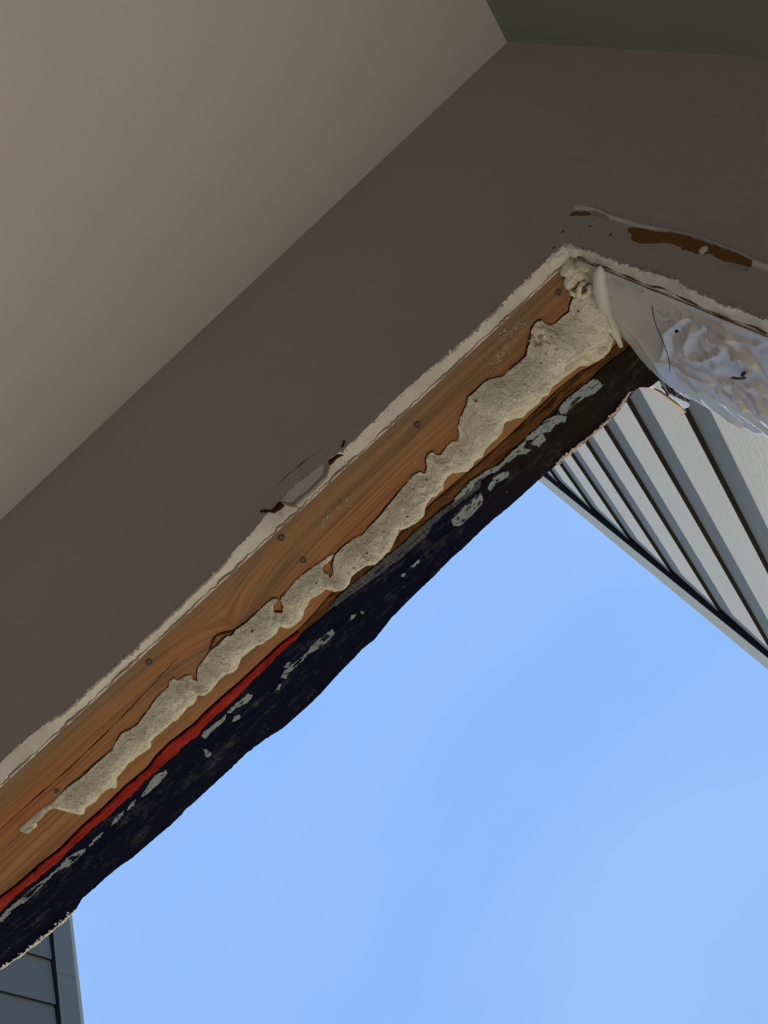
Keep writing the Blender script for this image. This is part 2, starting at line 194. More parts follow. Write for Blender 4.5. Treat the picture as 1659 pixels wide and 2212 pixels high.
def wood(name, knot=None, stops=None, dark=1.0, streak=1.0):
    m = Mat(name, rough=0.62, spec=0.3)
    pos = m.pos
    if knot:
        sub = m.n.new('ShaderNodeVectorMath'); sub.operation = 'SUBTRACT'; sub.inputs[1].default_value = knot
        m.l.new(pos, sub.inputs[0])
        sc = m.n.new('ShaderNodeVectorMath'); sc.operation = 'MULTIPLY'; sc.inputs[1].default_value = (0.55, 1.0, 0.0)
        m.l.new(sub.outputs[0], sc.inputs[0])
        ln = m.n.new('ShaderNodeVectorMath'); ln.operation = 'LENGTH'; m.l.new(sc.outputs[0], ln.inputs[0])
        g = m.math('MULTIPLY', ln.outputs['Value'], -38.0); g = m.math('EXPONENT', g); 
        k = m.math('MULTIPLY', g, -0.032)
        cb = m.n.new('ShaderNodeCombineXYZ'); m.l.new(k, cb.inputs[1]); m.l.new(k, cb.inputs[0])
        ad = m.n.new('ShaderNodeVectorMath'); ad.operation = 'ADD'; m.l.new(pos, ad.inputs[0]); m.l.new(cb.outputs[0], ad.inputs[1])
        pos = ad.outputs[0]
    v1 = m.mapping((1.2, 34, 34), (0, 0, 0.02), pos); g1 = m.noise(1.0, 5, 0.6, v1, 0.8)
    v2 = m.mapping((9, 700, 700), (0, 0, 0.02), pos); g2 = m.noise(1.0, 5, 0.7, v2)
    v3 = m.mapping((3.2, 15, 15), (0, 0, 0), pos); g3 = m.noise(1.7, 3, 0.5, v3); v4 = m.mapping((4, 150, 150), (0, 0, 0.02), pos); g4 = m.noise(1.0, 4, 0.6, v4, 0.4)
    c1 = m.ramp(g1, [(0.30, (0.32, 0.140, 0.050)), (0.46, (0.40, 0.190, 0.075)), (0.58, (0.35, 0.19, 0.083)), (0.74, (0.25, 0.157, 0.08))])
    c2 = m.mix(m.ramp(g3, [(0.46, 0.0), (0.70, 0.75)]), c1, (0.45, 0.155, 0.046))
    c2 = m.mix(m.ramp(g4, [(0.36, 0.55), (0.52, 0.0)]), c2, (0.13, 0.062, 0.026))
    c3 = m.mix(m.ramp(g2, [(0.34, 0.65), (0.52, 0.0)]), c2, (0.10, 0.05, 0.022))
    # greyed, dusty strip along the room side of the board
    sp = m.n.new('ShaderNodeSeparateXYZ'); m.l.new(m.pos, sp.inputs[0])
    wob = m.math('MULTIPLY_ADD', m.noise(60, 4), 0.012, sp.outputs['Y'])
    mr = m.n.new('ShaderNodeMapRange'); m.l.new(wob, mr.inputs['Value'])
    mr.inputs['From Min'].default_value = 0.389; mr.inputs['From Max'].default_value = 0.408
    mr.inputs['To Min'].default_value = 0.85; mr.inputs['To Max'].default_value = 0.0
    c4 = m.mix(mr.outputs[0], c3, (0.20, 0.15, 0.095))
    m.color(c4); m.bump(g2, 0.0012, 0.7).bump(g1, 0.0015, 0.4); return m.m
kx, ky = P['knot'][0][0] * 1e-4, P['knot'][0][1] * 1e-4
M['wood'] = wood('header_wood', (kx, ky, HEAD))

m = Mat('weathered_sheathing_edge', rough=0.85, spec=0.15)
v = m.mapping((14, 260, 260)); n = m.noise(1.0, 6, 0.75, v, 0.6); v2 = m.mapping((30, 500, 500)); n2 = m.noise(1.0, 5, 0.7, v2)
c = m.ramp(n, [(0.34, (0.012, 0.006, 0.004)), (0.43, (0.20, 0.085, 0.03)), (0.62, (0.40, 0.19, 0.07)), (0.8, (0.27, 0.13, 0.055))])
m.color(m.mix(m.ramp(n2, [(0.35, 0.6), (0.55, 0)]), c, (0.06, 0.025, 0.012))); m.bump(n, 0.004).bump(n2, 0.0015); M['osb'] = m.m

m = Mat('red_fibre', rough=0.85, spec=0.2)
v = m.mapping((40, 420, 420), (0, 0, 0.12)); n = m.noise(1.0, 6, 0.75, v, 0.4)
m.color(m.ramp(n, [(0.32, (0.16, 0.006, 0.006)), (0.48, (0.48, 0.028, 0.02)), (0.72, (0.64, 0.075, 0.05))])); m.bump(n, 0.003); M['red'] = m.m

m = Mat('black_membrane', rough=0.8, spec=0.06)
v = m.mapping((18, 55, 55)); n = m.noise(1.6, 6, 0.72, v); v2 = m.mapping((420, 60, 60)); n2 = m.noise(1.0, 4, 0.6, v2)
k = m.math('MULTIPLY', m.ramp(n, [(0.53, 0.0), (0.76, 1.0)]), m.ramp(n2, [(0.35, 0.2), (0.65, 1.0)]))
spx = m.n.new('ShaderNodeSeparateXYZ'); m.l.new(m.pos, spx.inputs[0])
dusty = m.ramp(m.math('MULTIPLY_ADD', m.noise(14, 3), 0.10, spx.outputs['X']), [(0.05, 0.0), (0.17, 1.0)])
m.color(m.mix(k, m.mix(dusty, (0.003, 0.0048, 0.022), (0.016, 0.0125, 0.0115)), (0.105, 0.097, 0.10)))
m.roughness(m.ramp(n, [(0.4, 0.7), (0.7, 0.95)])); m.bump(n2, 0.0008, 0.6).bump(n, 0.002, 0.6); M['membrane'] = m.m
m = Mat('black_flashing_tape', rough=0.95, spec=0.03)
v = m.mapping((60, 160, 460), (0.5, 0, 0)); n = m.noise(1.0, 4, 0.6, v)
m.color(m.ramp(n, [(0.4, (0.012, 0.011, 0.011)), (0.75, (0.12, 0.10, 0.08))])); m.bump(n, 0.002); M['tape'] = m.m
m = Mat('grey_paint_residue', rough=0.7, spec=0.3)
v = m.mapping((520, 70, 70)); n = m.noise(1.0, 4, 0.6, v)
vi = m.mapping((150, 330, 200)); chips = m.ramp(m.noise(1.0, 4, 0.6, vi, 0.5), [(0.40, 1.0), (0.43, 0.0)])
m.color(m.mix(chips, m.mix(m.noise(55, 4), (0.35, 0.40, 0.43), (0.20, 0.24, 0.28)), (0.008, 0.010, 0.02))); m.bump(n, 0.0007); M['residue'] = m.m
m = Mat('worn_grey_streak', rough=0.6, spec=0.4)
v = m.mapping((600, 40, 40)); n = m.noise(1.0, 4, 0.65, v)
m.color(m.ramp(n, [(0.35, (0.02, 0.025, 0.045)), (0.6, (0.085, 0.09, 0.10))])); m.bump(n, 0.0007); M['streak'] = m.m

m = Mat('spray_foam', rough=0.7, spec=0.25)
fine = m.noise(700, 5, 0.7); vo = m.voronoi(260); vs = m.voronoi(620); n3 = m.noise(40, 4, 0.6); n4 = m.noise(16, 3); big = m.noise(110, 4, 0.6)
c = m.ramp(n3, [(0.35, (0.78, 0.73, 0.58)), (0.62, (0.89, 0.85, 0.72))])
c = m.mix(m.ramp(n4, [(0.60, 0.0), (0.82, 0.30)]), c, (0.62, 0.50, 0.29))
spots = m.math('MULTIPLY', m.ramp(vs, [(0.10, 1.0), (0.24, 0.0)]), m.ramp(big, [(0.50, 0.0), (0.62, 1.0)]))
m.color(m.mix(m.math('MULTIPLY', spots, 0.7), c, (0.22, 0.17, 0.10)))
m.bump(vo, 0.0016, 0.8).bump(vs, 0.0012, 0.8).bump(fine, 0.0009, 0.6).bump(big, 0.002, 0.5); M['foam'] = m.m
m = Mat('foam_pit', (0.17, 0.12, 0.07), 0.9, 0.1); M['foam_pit'] = m.m
m = Mat('torn_foam', rough=0.85, spec=0.15); m.color(m.ramp(m.noise(300, 4, 0.7), [(0.38, (0.30, 0.22, 0.14)), (0.6, (0.72, 0.66, 0.52))])); m.bump(m.noise(500, 4), 0.0015); M['foam_tear'] = m.m

m = Mat('white_plastic_sheet', (0.80, 0.79, 0.78), 0.20, 0.6)
n = m.noise(35, 5, 0.6); m.color(m.mix(n, (0.84, 0.82, 0.79), (0.90, 0.89, 0.88)))
m.bump(m.noise(170, 4, 0.6, None, 0.8), 0.0012, 0.5)
tr = m.n.new('ShaderNodeBsdfTranslucent'); tr.inputs['Color'].default_value = (0.9, 0.9, 0.9, 1)
mx = m.n.new('ShaderNodeMixShader'); mx.inputs[0].default_value = 0.42
m.b.inputs['IOR'].default_value = 1.75
m.l.new(m.b.outputs[0], mx.inputs[1]); m.l.new(tr.outputs[0], mx.inputs[2])
tp = m.n.new('ShaderNodeBsdfTransparent'); tp.inputs['Color'].default_value = (0.95, 0.95, 0.95, 1)
mx2 = m.n.new('ShaderNodeMixShader'); mx2.inputs[0].default_value = 0.08
m.l.new(mx.outputs[0], mx2.inputs[1]); m.l.new(tp.outputs[0], mx2.inputs[2]); m.l.new(mx2.outputs[0], m.n['Material Output'].inputs['Surface'])
M['plastic'] = m.m
M['film'] = m.m
m = Mat('yellowed_wood_sliver', rough=0.6); v = m.mapping((40, 40, 40)); m.color(m.ramp(m.noise(3, 4), [(0.3, (0.40, 0.31, 0.17)), (0.7, (0.55, 0.47, 0.32))])); M['sliver'] = m.m
m = Mat('old_caulk', rough=0.8); m.color(m.mix(m.noise(200, 4), (0.66, 0.54, 0.44), (0.84, 0.75, 0.65))); m.bump(m.noise(500, 4), 0.001); M['caulk'] = m.m
M['white_caulk'] = Mat('white_caulk', (0.95, 0.94, 0.88), 0.7, 0.3).m
m = Mat('old_steel', (0.10, 0.085, 0.075), 0.55, 0.5); m.b.inputs['Metallic'].default_value = 0.4; M['steel'] = m.m
M['dust'] = Mat('plaster_dust', (0.60, 0.50, 0.41), 0.95, 0.1).m

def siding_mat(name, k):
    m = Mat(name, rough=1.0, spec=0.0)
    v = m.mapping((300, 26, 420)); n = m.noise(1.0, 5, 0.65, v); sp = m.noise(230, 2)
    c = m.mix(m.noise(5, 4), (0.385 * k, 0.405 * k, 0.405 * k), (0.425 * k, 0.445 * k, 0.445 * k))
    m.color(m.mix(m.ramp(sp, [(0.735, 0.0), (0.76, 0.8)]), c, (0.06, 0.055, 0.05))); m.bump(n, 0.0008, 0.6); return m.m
M['siding'] = siding_mat('grey_blue_siding', 1.0); M['shaded_siding'] = siding_mat('shaded_siding', 0.42)  # second copy darkened: shade on the left wing put into the colour
M['shaded_edge'] = Mat('shade_dark_board_edge', (0.035, 0.032, 0.032), 0.9, 0.1).m  # shade of board undersides and trim inner sides put into the colour
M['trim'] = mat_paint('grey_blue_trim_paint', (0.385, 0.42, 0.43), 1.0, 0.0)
M['shaded_trim'] = mat_paint('shaded_trim_paint', (0.18, 0.20, 0.205), 1.0, 0.0)  # trim paint darkened to carry the left wing's shade
M['trim_edge'] = mat_paint('pale_trim_edge', (0.42, 0.40, 0.36), 1.0, 0.0)  # one paler tone for the narrow outer trim strip
M['stud'] = wood('framing_wood')
M['sheath'] = Mat('black_house_wrap', (0.02, 0.02, 0.02), 0.9, 0.1).m

# ------------------------------------------------------------------ helpers
def link(o, label=None, cat=None, group=None, kind=None):
    if label: o['label'] = label
    if cat: o['category'] = cat
    if group: o['group'] = group
    if kind: o['kind'] = kind
    return o
def mesh(name, verts, faces, mat, parent=None, origin=None, smooth=False, mats=None, fm=None):
    base = Vector(origin) if origin is not None else (parent_world(parent) if parent else Vector((0, 0, 0)))
    me = bpy.data.meshes.new(name)
    vs = np.asarray(verts, float) - np.array(base)
    me.from_pydata([tuple(p) for p in vs], [], [tuple(int(i) for i in f) for f in faces])
    for x in (mats or [mat]): me.materials.append(x)
    if fm is not None: me.polygons.foreach_set('material_index', np.array(fm, dtype=np.int32))
    if smooth: me.polygons.foreach_set('use_smooth', np.ones(len(me.polygons), dtype=bool))
    me.update()
    o = bpy.data.objects.new(name, me); C.objects.link(o)
    if parent:
        o.parent = parent; o.location = base - parent_world(parent)
    else: o.location = base
    return o
def parent_world(o):
    p = Vector(o.location)
    while o.parent: o = o.parent; p += Vector(o.location)
    return p
def empty(name, loc, label, cat, group=None):
    o = bpy.data.objects.new(name, None); C.objects.link(o); o.location = loc; o.empty_display_size = 0.05
    return link(o, label, cat, group)
def box_vf(x0, x1, y0, y1, z0, z1):
    v = [(x, y, z) for z in (z0, z1) for y in (y0, y1) for x in (x0, x1)]
    f = [(0, 2, 3, 1), (4, 5, 7, 6), (0, 1, 5, 4), (2, 6, 7, 3), (0, 4, 6, 2), (1, 3, 7, 5)]
    return v, f
def box(name, b, mat, parent=None, origin=None): return mesh(name, *box_vf(*b), mat, parent, origin)
def bevel_box(name, b, mat, parent=None, r=0.002, origin=None):
    o = box(name, b, mat, parent, origin); md = o.modifiers.new('bevel', 'BEVEL'); md.width = r; md.segments = 2; return o
def boxes(name, bs, mat, parent=None, origin=None):
    V = []; F = []
    for b in bs:
        v, f = box_vf(*b); k = len(V); V += v; F += [tuple(i + k for i in q) for q in f]
    return mesh(name, V, F, mat, parent, origin)

# surface frames: (u, v, height towards the viewer) -> world
def on_header(u, v, h): return (u, v, HEAD - h)
def on_wall(u, v, h): return (u, FACE - h, v)
def on_jamb(u, v, h): return (JAMB - h, u, v)

def resample(poly, step, closed=True, jit=0.0, seed=0):
    rng = random.Random(seed); out = []
    n = len(poly)
    for i in range(n if closed else n - 1):
        a = poly[i]; b = poly[(i + 1) % n]
        L = math.hypot(b[0] - a[0], b[1] - a[1]); k = max(1, int(L / step))
        for j in range(k):
            t = j / k; out.append((a[0] + (b[0] - a[0]) * t + rng.uniform(-jit, jit), a[1] + (b[1] - a[1]) * t + rng.uniform(-jit, jit)))
    if not closed: out.append(poly[-1])
    return out
def flake(name, poly, frame, h0, h1, mat, parent=None, step=0.0025, jit=0.0005, seed=1, origin=None, taper=0.0):
    p = resample(poly, step, True, jit, seed); n = len(p)
    tri = tessellate_polygon([[Vector((a, b, 0)) for a, b in p]])
    cx = sum(a for a, b in p) / n; cy = sum(b for a, b in p) / n
    top = [(a + (cx - a) * taper, b + (cy - b) * taper) for a, b in p]
    V = [frame(a, b, h0) for a, b in p] + [frame(a, b, h1) for a, b in top]
    F = []
    for t in tri: F.append(tuple(t)); F.append(tuple(i + n for i in reversed(t)))
    for i in range(n): F.append((i, (i + 1) % n, (i + 1) % n + n, i + n))
    o = mesh(name, V, F, mat, parent, origin or (None if parent else frame(cx, cy, h0)))
    recalc(o); return o
def recalc(o):
    import bmesh
    bm = bmesh.new(); bm.from_mesh(o.data); bmesh.ops.recalc_face_normals(bm, faces=bm.faces); bm.to_mesh(o.data); bm.free()
def tube_vf(pts, rad, k=8):
    V = []; F = []; pts = [Vector(p) for p in pts]; n = len(pts)
    up = Vector((0.31, 0.2, 0.93))
    for i, p in enumerate(pts):
        d = (pts[min(i + 1, n - 1)] - pts[max(i - 1, 0)]).normalized()
        a = d.cross(up); a = a.normalized() if a.length > 1e-6 else Vector((1, 0, 0)); b = d.cross(a)
        r = rad(i / (n - 1)) if callable(rad) else rad
        for j in range(k):
            t = 2 * math.pi * j / k; V.append(tuple(p + (a * math.cos(t) + b * math.sin(t)) * r))
    for i in range(n - 1):
        for j in range(k):
            F.append((i * k + j, i * k + (j + 1) % k, (i + 1) * k + (j + 1) % k, (i + 1) * k + j))
    F.append(tuple(range(k - 1, -1, -1))); F.append(tuple((n - 1) * k + j for j in range(k)))
    return V, F
def tube(name, pts, rad, mat, parent=None, k=8, smooth=True, origin=None):
    V, F = tube_vf(pts, rad, k); return mesh(name, V, F, mat, parent, origin or (None if parent else pts[0]), smooth)
def lumps(name, centres, mat, parent=None, origin=None, seed=0):
    """irregular crumbs joined into one mesh: (point, radius)"""
    rng = random.Random(seed); V = []; F = []
    ico = [(0, 0, -1), (.72, -.53, -.45), (-.28, -.85, -.45), (-.89, 0, -.45), (-.28, .85, -.45), (.72, .53, -.45),
           (.28, -.85, .45), (-.72, -.53, .45), (-.72, .53, .45), (.28, .85, .45), (.89, 0, .45), (0, 0, 1)]
    fs = [(0, 1, 2), (1, 0, 5), (0, 2, 3), (0, 3, 4), (0, 4, 5), (1, 5, 10), (2, 1, 6), (3, 2, 7), (4, 3, 8), (5, 4, 9),
          (1, 10, 6), (2, 6, 7), (3, 7, 8), (4, 8, 9), (5, 9, 10), (11, 7, 6), (11, 8, 7), (11, 9, 8), (11, 10, 9), (11, 6, 10)]
    for c, r in centres:
        k = len(V); s = [rng.uniform(0.6, 1.3) for _ in range(3)]
        for q in ico:
            w = r * rng.uniform(0.75, 1.2); V.append((c[0] + q[0] * w * s[0], c[1] + q[1] * w * s[1], c[2] + q[2] * w * s[2]))
        F += [tuple(i + k for i in f) for f in fs]
    return mesh(name, V, F, mat, parent, origin or (None if parent else centres[0][0]))

def blob_vf(c, r, seed, seg=14, rings=9):
    V = []; F = []
    for i in range(rings + 1):
        a = math.pi * i / rings
        for j in range(seg):
            b = 2 * math.pi * j / seg; d = (math.sin(a) * math.cos(b), math.sin(a) * math.sin(b), math.cos(a))
            k = 1 + 0.28 * fbm(d[0] * 1.6 + seed, d[1] * 1.6, d[2] * 1.6) + 0.1 * fbm(d[0] * 6, d[1] * 6 + seed, d[2] * 6)
            V.append((c[0] + d[0] * r[0] * k, c[1] + d[1] * r[1] * k, c[2] + d[2] * r[2] * k))
    for i in range(rings):
        for j in range(seg):
            F.append((i * seg + j, i * seg + (j + 1) % seg, (i + 1) * seg + (j + 1) % seg, (i + 1) * seg + j))
    return V, F
def seg_dist(px_, py_, line, closed=False):
    """distance from points to a polyline and the nearest point on it"""
    L = np.array(line); A = L if closed else L[:-1]; B = np.roll(L, -1, 0) if closed else L[1:]
    best = np.full(len(px_), 1e9); nx = np.zeros(len(px_)); ny = np.zeros(len(px_))
    for a, b in zip(A, B):
        d = b - a; q = d @ d
        if q < 1e-14: continue
        t = np.clip(((px_ - a[0]) * d[0] + (py_ - a[1]) * d[1]) / q, 0, 1)
        x = a[0] + t * d[0]; y = a[1] + t * d[1]; r = np.hypot(px_ - x, py_ - y)
        m_ = r < best; best[m_] = r[m_]; nx[m_] = x[m_]; ny[m_] = y[m_]
    return best, nx, ny
def inside(px_, py_, poly):
    L = np.array(poly); r = np.zeros(len(px_), bool); B = np.roll(L, -1, 0)
    for a, b in zip(L, B):
        if a[1] == b[1]: continue
        c = (a[1] > py_) != (b[1] > py_)
        xi = (b[0] - a[0]) * (py_ - a[1]) / (b[1] - a[1]) + a[0]
        r ^= c & (px_ < xi)
    return r
def fbm(x, y, z=0.0, o=4): return noise.fractal((x, y, z), 0.9, 2.1, o)
def relief(name, poly, res, frame, height, mat, parent=None, base=-0.003, origin=None):
    """solid relief over a polygon: grid inside the outline, height(u, v) -> m, skirt down to `base`"""
    p = np.array(poly); lo = p.min(0) - res; hi = p.max(0) + res
    nu = int((hi[0] - lo[0]) / res) + 2; nv = int((hi[1] - lo[1]) / res) + 2
    U, Vv = np.meshgrid(lo[0] + np.arange(nu) * res, lo[1] + np.arange(nv) * res, indexing='ij')
    cu = (U[:-1, :-1] + res / 2).ravel(); cv = (Vv[:-1, :-1] + res / 2).ravel()
    keep = inside(cu, cv, poly).reshape(nu - 1, nv - 1)
    used = np.zeros((nu, nv), int)
    for a in (0, 1):
        for b in (0, 1): used[a:nu - 1 + a, b:nv - 1 + b] += keep
    idx = -np.ones((nu, nv), int); sel = used > 0; idx[sel] = np.arange(sel.sum())
    u = U[sel].copy(); v = Vv[sel].copy(); bnd = used[sel] < 4
    _, nx, ny = seg_dist(u[bnd], v[bnd], poly, True); u[bnd] = nx; v[bnd] = ny
    h = height(u, v); n = len(u)
    ii, jj = np.nonzero(keep)
    F = [(idx[i, j], idx[i + 1, j], idx[i + 1, j + 1], idx[i, j + 1]) for i, j in zip(ii, jj)]
    edges = {}
    for f in F:
        for a, b in zip(f, f[1:] + f[:1]):
            edges[(a, b)] = 1
    sk = [(a, b) for (a, b) in edges if (b, a) not in edges]
    bid = {}
    V = [frame(a, b, c) for a, b, c in zip(u, v, h)]
    for a, b in sk:
        for q in (a, b):
            if q not in bid: bid[q] = len(V); V.append(frame(u[q], v[q], base))
    F += [(b, a, bid[a], bid[b]) for a, b in sk]
    o = mesh(name, V, F, mat, parent, origin or (None if parent else frame(u.mean(), v.mean(), base)), smooth=True)
    return o
def interp(poly, x):
    p = sorted(poly); return np.interp(x, [a for a, b in p], [b for a, b in p])

# ================================================================== room shell
floor = link(box('floor', (ROOM_L, CORNER, ROOM_B, OUT, -0.06, FLOOR), M['floor'], origin=(0, 0, 0)), kind='structure')
ceiling = link(box('ceiling', (ROOM_L - 0.1, CORNER + 0.1, ROOM_B - 0.1, OUT, CEIL, CEIL + 0.1), M['ceiling'], origin=(0, 0, CEIL)), kind='structure')
link(box('wall_right', (CORNER, CORNER + 0.1, ROOM_B - 0.1, OUT, -0.06, CEIL), M['green'], origin=(CORNER, 0, 0)), kind='structure')
link(box('wall_left', (ROOM_L - 0.1, ROOM_L, ROOM_B - 0.1, OUT, -0.06, CEIL), M['offwhite'], origin=(ROOM_L, 0, 0)), kind='structure')
# back wall with an invented, unseen window opening, added to brighten the room
WX0, WX1, WZ0, WZ1 = -3.0, -0.3, 0.45, 2.15
link(boxes('wall_back', [(ROOM_L, WX0, ROOM_B - 0.1, ROOM_B, -0.06, CEIL), (WX1, CORNER, ROOM_B - 0.1, ROOM_B, -0.06, CEIL),
    (WX0, WX1, ROOM_B - 0.1, ROOM_B, -0.06, WZ0), (WX0, WX1, ROOM_B - 0.1, ROOM_B, WZ1, CEIL)], M['offwhite'], origin=(0, ROOM_B, 0)), kind='structure')
fr = link(boxes('added_window_1', [(WX0, WX0 + 0.05, ROOM_B - 0.08, ROOM_B - 0.02, WZ0, WZ1), (WX1 - 0.05, WX1, ROOM_B - 0.08, ROOM_B - 0.02, WZ0, WZ1), (-1.63, -1.57, ROOM_B - 0.08, ROOM_B - 0.02, WZ0, WZ1),
    (WX0 + 0.05, WX1 - 0.05, ROOM_B - 0.08, ROOM_B - 0.02, WZ0, WZ0 + 0.05), (WX0 + 0.05, WX1 - 0.05, ROOM_B - 0.08, ROOM_B - 0.02, WZ1 - 0.05, WZ1)], M['offwhite'], origin=(-1.6, ROOM_B, WZ0)), kind='structure')

# front wall: painted plasterboard skin with the torn outline of the opening
rng = random.Random(5)
pe = resample(T(P['paint_edge']), 0.0022, False); pe = [(x, z + rng.gauss(0, 0.0004) + 0.0012 * fbm(x * 90, 3.3)) for x, z in pe]
je = resample(T(P['jamb_edge']), 0.0022, False); je = [(x + rng.gauss(0, 0.0004) + 0.0012 * fbm(z * 90, 7.7), z) for x, z in je]
pe = [(x, z) for x, z in pe if x < je[0][0] - 0.001]
line = [(OPEN_L, HEAD), (-0.50, HEAD + 0.001)] + [q for q in pe if q[0] > -0.49]
SK = 0.002
V = []; F = []
def quad_strip(top, bot):
    k = len(V); n = len(top)
    for (a, b) in top: V.append((a, FACE, b))
    for (a, b) in bot: V.append((a, FACE, b))
    for (a, b) in top: V.append((a, FACE + SK, b))
    for (a, b) in bot: V.append((a, FACE + SK, b))
    for i in range(n - 1):
        F.append((k + n + i, k + n + i + 1, k + i + 1, k + i)); F.append((k + 2 * n + i, k + 2 * n + i + 1, k + 3 * n + i + 1, k + 3 * n + i))
        F.append((k + n + i + 1, k + n + i, k + 3 * n + i, k + 3 * n + i + 1))
quad_strip([(a, CEIL) for a, b in line], line)
right = [line[-1]] + je + [(JAMB + 0.001, 1.70), (JAMB + 0.001, 0.0)]
quad_strip([(CORNER, b) for a, b in right], right)
k = len(V); V += [(line[-1][0], FACE, CEIL), (CORNER, FACE, CEIL), (CORNER, FACE, line[-1][1]), line[-1][:1] + (FACE,) + line[-1][1:]]
F.append((k, k + 3, k + 2, k + 1))
v, f = box_vf(ROOM_L, OPEN_L, FACE, FACE + SK, 0, CEIL); k = len(V); V += v; F += [tuple(i + k for i in q) for q in f]
wall = mesh('wall_front', V, F, M['taupe'], origin=(0, FACE, 0)); recalc(wall)
link(wall, kind='structure')

# plasterboard core showing along the cut edges (white), header then jamb
def core_strip(name, ln, backs, frame_pt, seed, mat=M['gypsum']):
    rg = random.Random(seed); rows = 8; V = []; F = []; n = len(ln)
    for i, q in enumerate(ln):
        for r in range(rows + 1):
            t = r / rows; V.append(frame_pt(q, t, 0.0006 * fbm(i * 0.35, r * 0.9, seed) * (1 if 0 < r else 0)))
    for i in range(n - 1):
        for r in range(rows):
            a = i * (rows + 1) + r; F.append((a, a + 1, a + rows + 2, a + rows + 1))
    o = mesh(name, V, F, mat, wall, None, True); recalc(o); return o
def head_pt(q, t, d):
    z0 = q[1]; z1 = HEAD - 0.0004
    tt = min(1, t * 1.35)
    return (q[0], FACE + 0.0003 + (DRY + 0.001 - FACE) * t, z0 + (z1 - z0) * tt + d)
g1 = core_strip('gypsum_edge', line, None, head_pt, 3)
def jamb_pt(q, t, d):
    x1 = JAMB + 0.0006
    return (q[0] + (x1 - q[0]) * min(1, t * 1.35) + d, FACE + 0.0003 + (DRY + 0.001 - FACE) * t, q[1])
g2 = core_strip('gypsum_edge', right, None, jamb_pt, 9)
# board back (keeps the wall closed behind the skin)
boxes('board_back', [(ROOM_L, OPEN_L, FACE + SK, DRY, 0, CEIL), (OPEN_L, JAMB + 0.003, FACE + SK + 0.001, DRY, HEAD + 0.014, CEIL), (JAMB + 0.008, CORNER, FACE + SK + 0.001, DRY, 0, CEIL)], M['gypsum'], wall)
# scratches, torn paper and ridges on the painted face
for k, pl in enumerate(P['brown']): flake('torn_paper', T(pl), on_wall, -0.0005, 0.0005, M['kraft'], wall, 0.002, 0.0006, 20 + k)['label'] = 'bare brown paper where the paint tore off'
flake('torn_paper', T(P['greenpaper']), on_wall, -0.0005, 0.0006, M['green_paper'], wall, 0.002, 0.0003, 31)['label'] = 'small pale green paper patch'
for k, pl in enumerate(P['rim']): flake('paint_rim', T(pl), on_wall, -0.0005, 0.0012 if k < 2 else 0.0009, M['white_paper'] if k < 2 else M['grey_paper'], wall, 0.002, 0.0003, 33 + k)['label'] = 'curled white rim of the torn paint'
tube('paint_ridge', [on_wall(a, b, 0.0004) for a, b in resample(T(P['ridge']), 0.006, False, 0.0003, 2)], 0.0013, M['taupe'], wall, 6)
cx, cz = T(P['chip'])[0]; mesh('plaster_chip', *blob_vf(on_wall(cx, cz, 0.001), (0.0034, 0.002, 0.003), 2.0), M['white_paper'], wall, smooth=True)
V = []; F = []
for i, (c, q) in enumerate([((0.2205, 0.3765, HEAD + 0.001), (0.0085, 0.0068, 0.0045)), ((0.2265, 0.3765, HEAD - 0.007), (0.004, 0.0066, 0.009)), ((0.2140, 0.3765, HEAD + 0.002), (0.007, 0.0066, 0.0035))]):
    v, f = blob_vf(c, q, 5 + i * 2.2); n = len(V); V += v; F += [tuple(j + n for j in g) for g in f]
mesh('gypsum_chunk', V, F, M['gypsum'], wall)['label'] = 'cracked white gypsum lump at the corner of the opening'
V = []; F = []
for i, (a, b) in enumerate(T(P['dents'])):
    q = [(a + rng.uniform(0.5, 1.2) * 0.0017 * math.cos(t), b + rng.uniform(0.5, 1.2) * 0.0013 * math.sin(t)) for t in [j * math.pi / 5 for j in range(10)]]
    flake('paint_dent', q, on_wall, -0.0003, 0.0003, M['green_paper'] if i == 1 else M['dark_gap'] if i < 1 else M['dark_grey'], wall, 0.001, 0.0002, i)
flake('torn_paper', T(P['band'][0]), on_wall, -0.0015, 0.0007, M['grey_paper'], wall, 0.0015, 0.0004, 41)['label'] = 'grey torn paper band across the broken board'
flake('torn_paper', T(P['band'][1]), on_wall, -0.0015, 0.0007, M['grey_paper'], wall, 0.0015, 0.0003, 42)
flake('broken_board_shard', T(P['shard']), on_wall, -0.001, 0.0003, M['white_paper'], wall, 0.0015, 0.0006, 40)['label'] = 'pale broken shard of plasterboard'
for k, pl in enumerate(P['gaps']): flake('tear_gap', T(pl), on_wall, -0.0004, 0.0006 + 0.0008 * (k < 2), M['dark_gap'] if k < 2 else M['black'], wall, 0.002, 0.0004, 45 + k)['label'] = 'dark torn gap in the board'
tube('paint_crack', [on_wall(a, b, 0.0) for a, b in resample(T(P['wallcrack']), 0.004, False, 0.0007, 3)], lambda t: 0.00008 + 0.00055 * abs(math.sin(9 * t)) * abs(math.sin(31 * t)), M['black'], wall, 5)
for k, pl in enumerate(P['paper_line']):
    pts = resample(T(pl), 0.003, False, 0.0005, 50)
    tube('board_paper_edge', [(JAMB - 0.0012, a, b) for a, b in pts], lambda t: 0.0005 + 0.0004 * math.sin(40 * t), M['kraft'], wall, 6)['label'] = 'ragged brown paper backing of the plasterboard'
ragged = [(x, FACE + 0.013 + rng.uniform(-0.0012, 0.001), HEAD - 0.0006) for x in np.arange(-0.48, 0.215, 0.003)]
tube('board_paper_edge', ragged, lambda t: 0.0008 + 0.0005 * math.sin(70 * t), M['grey_paper'], wall, 6)['label'] = 'dusty grey paper backing along the header'
cr = []
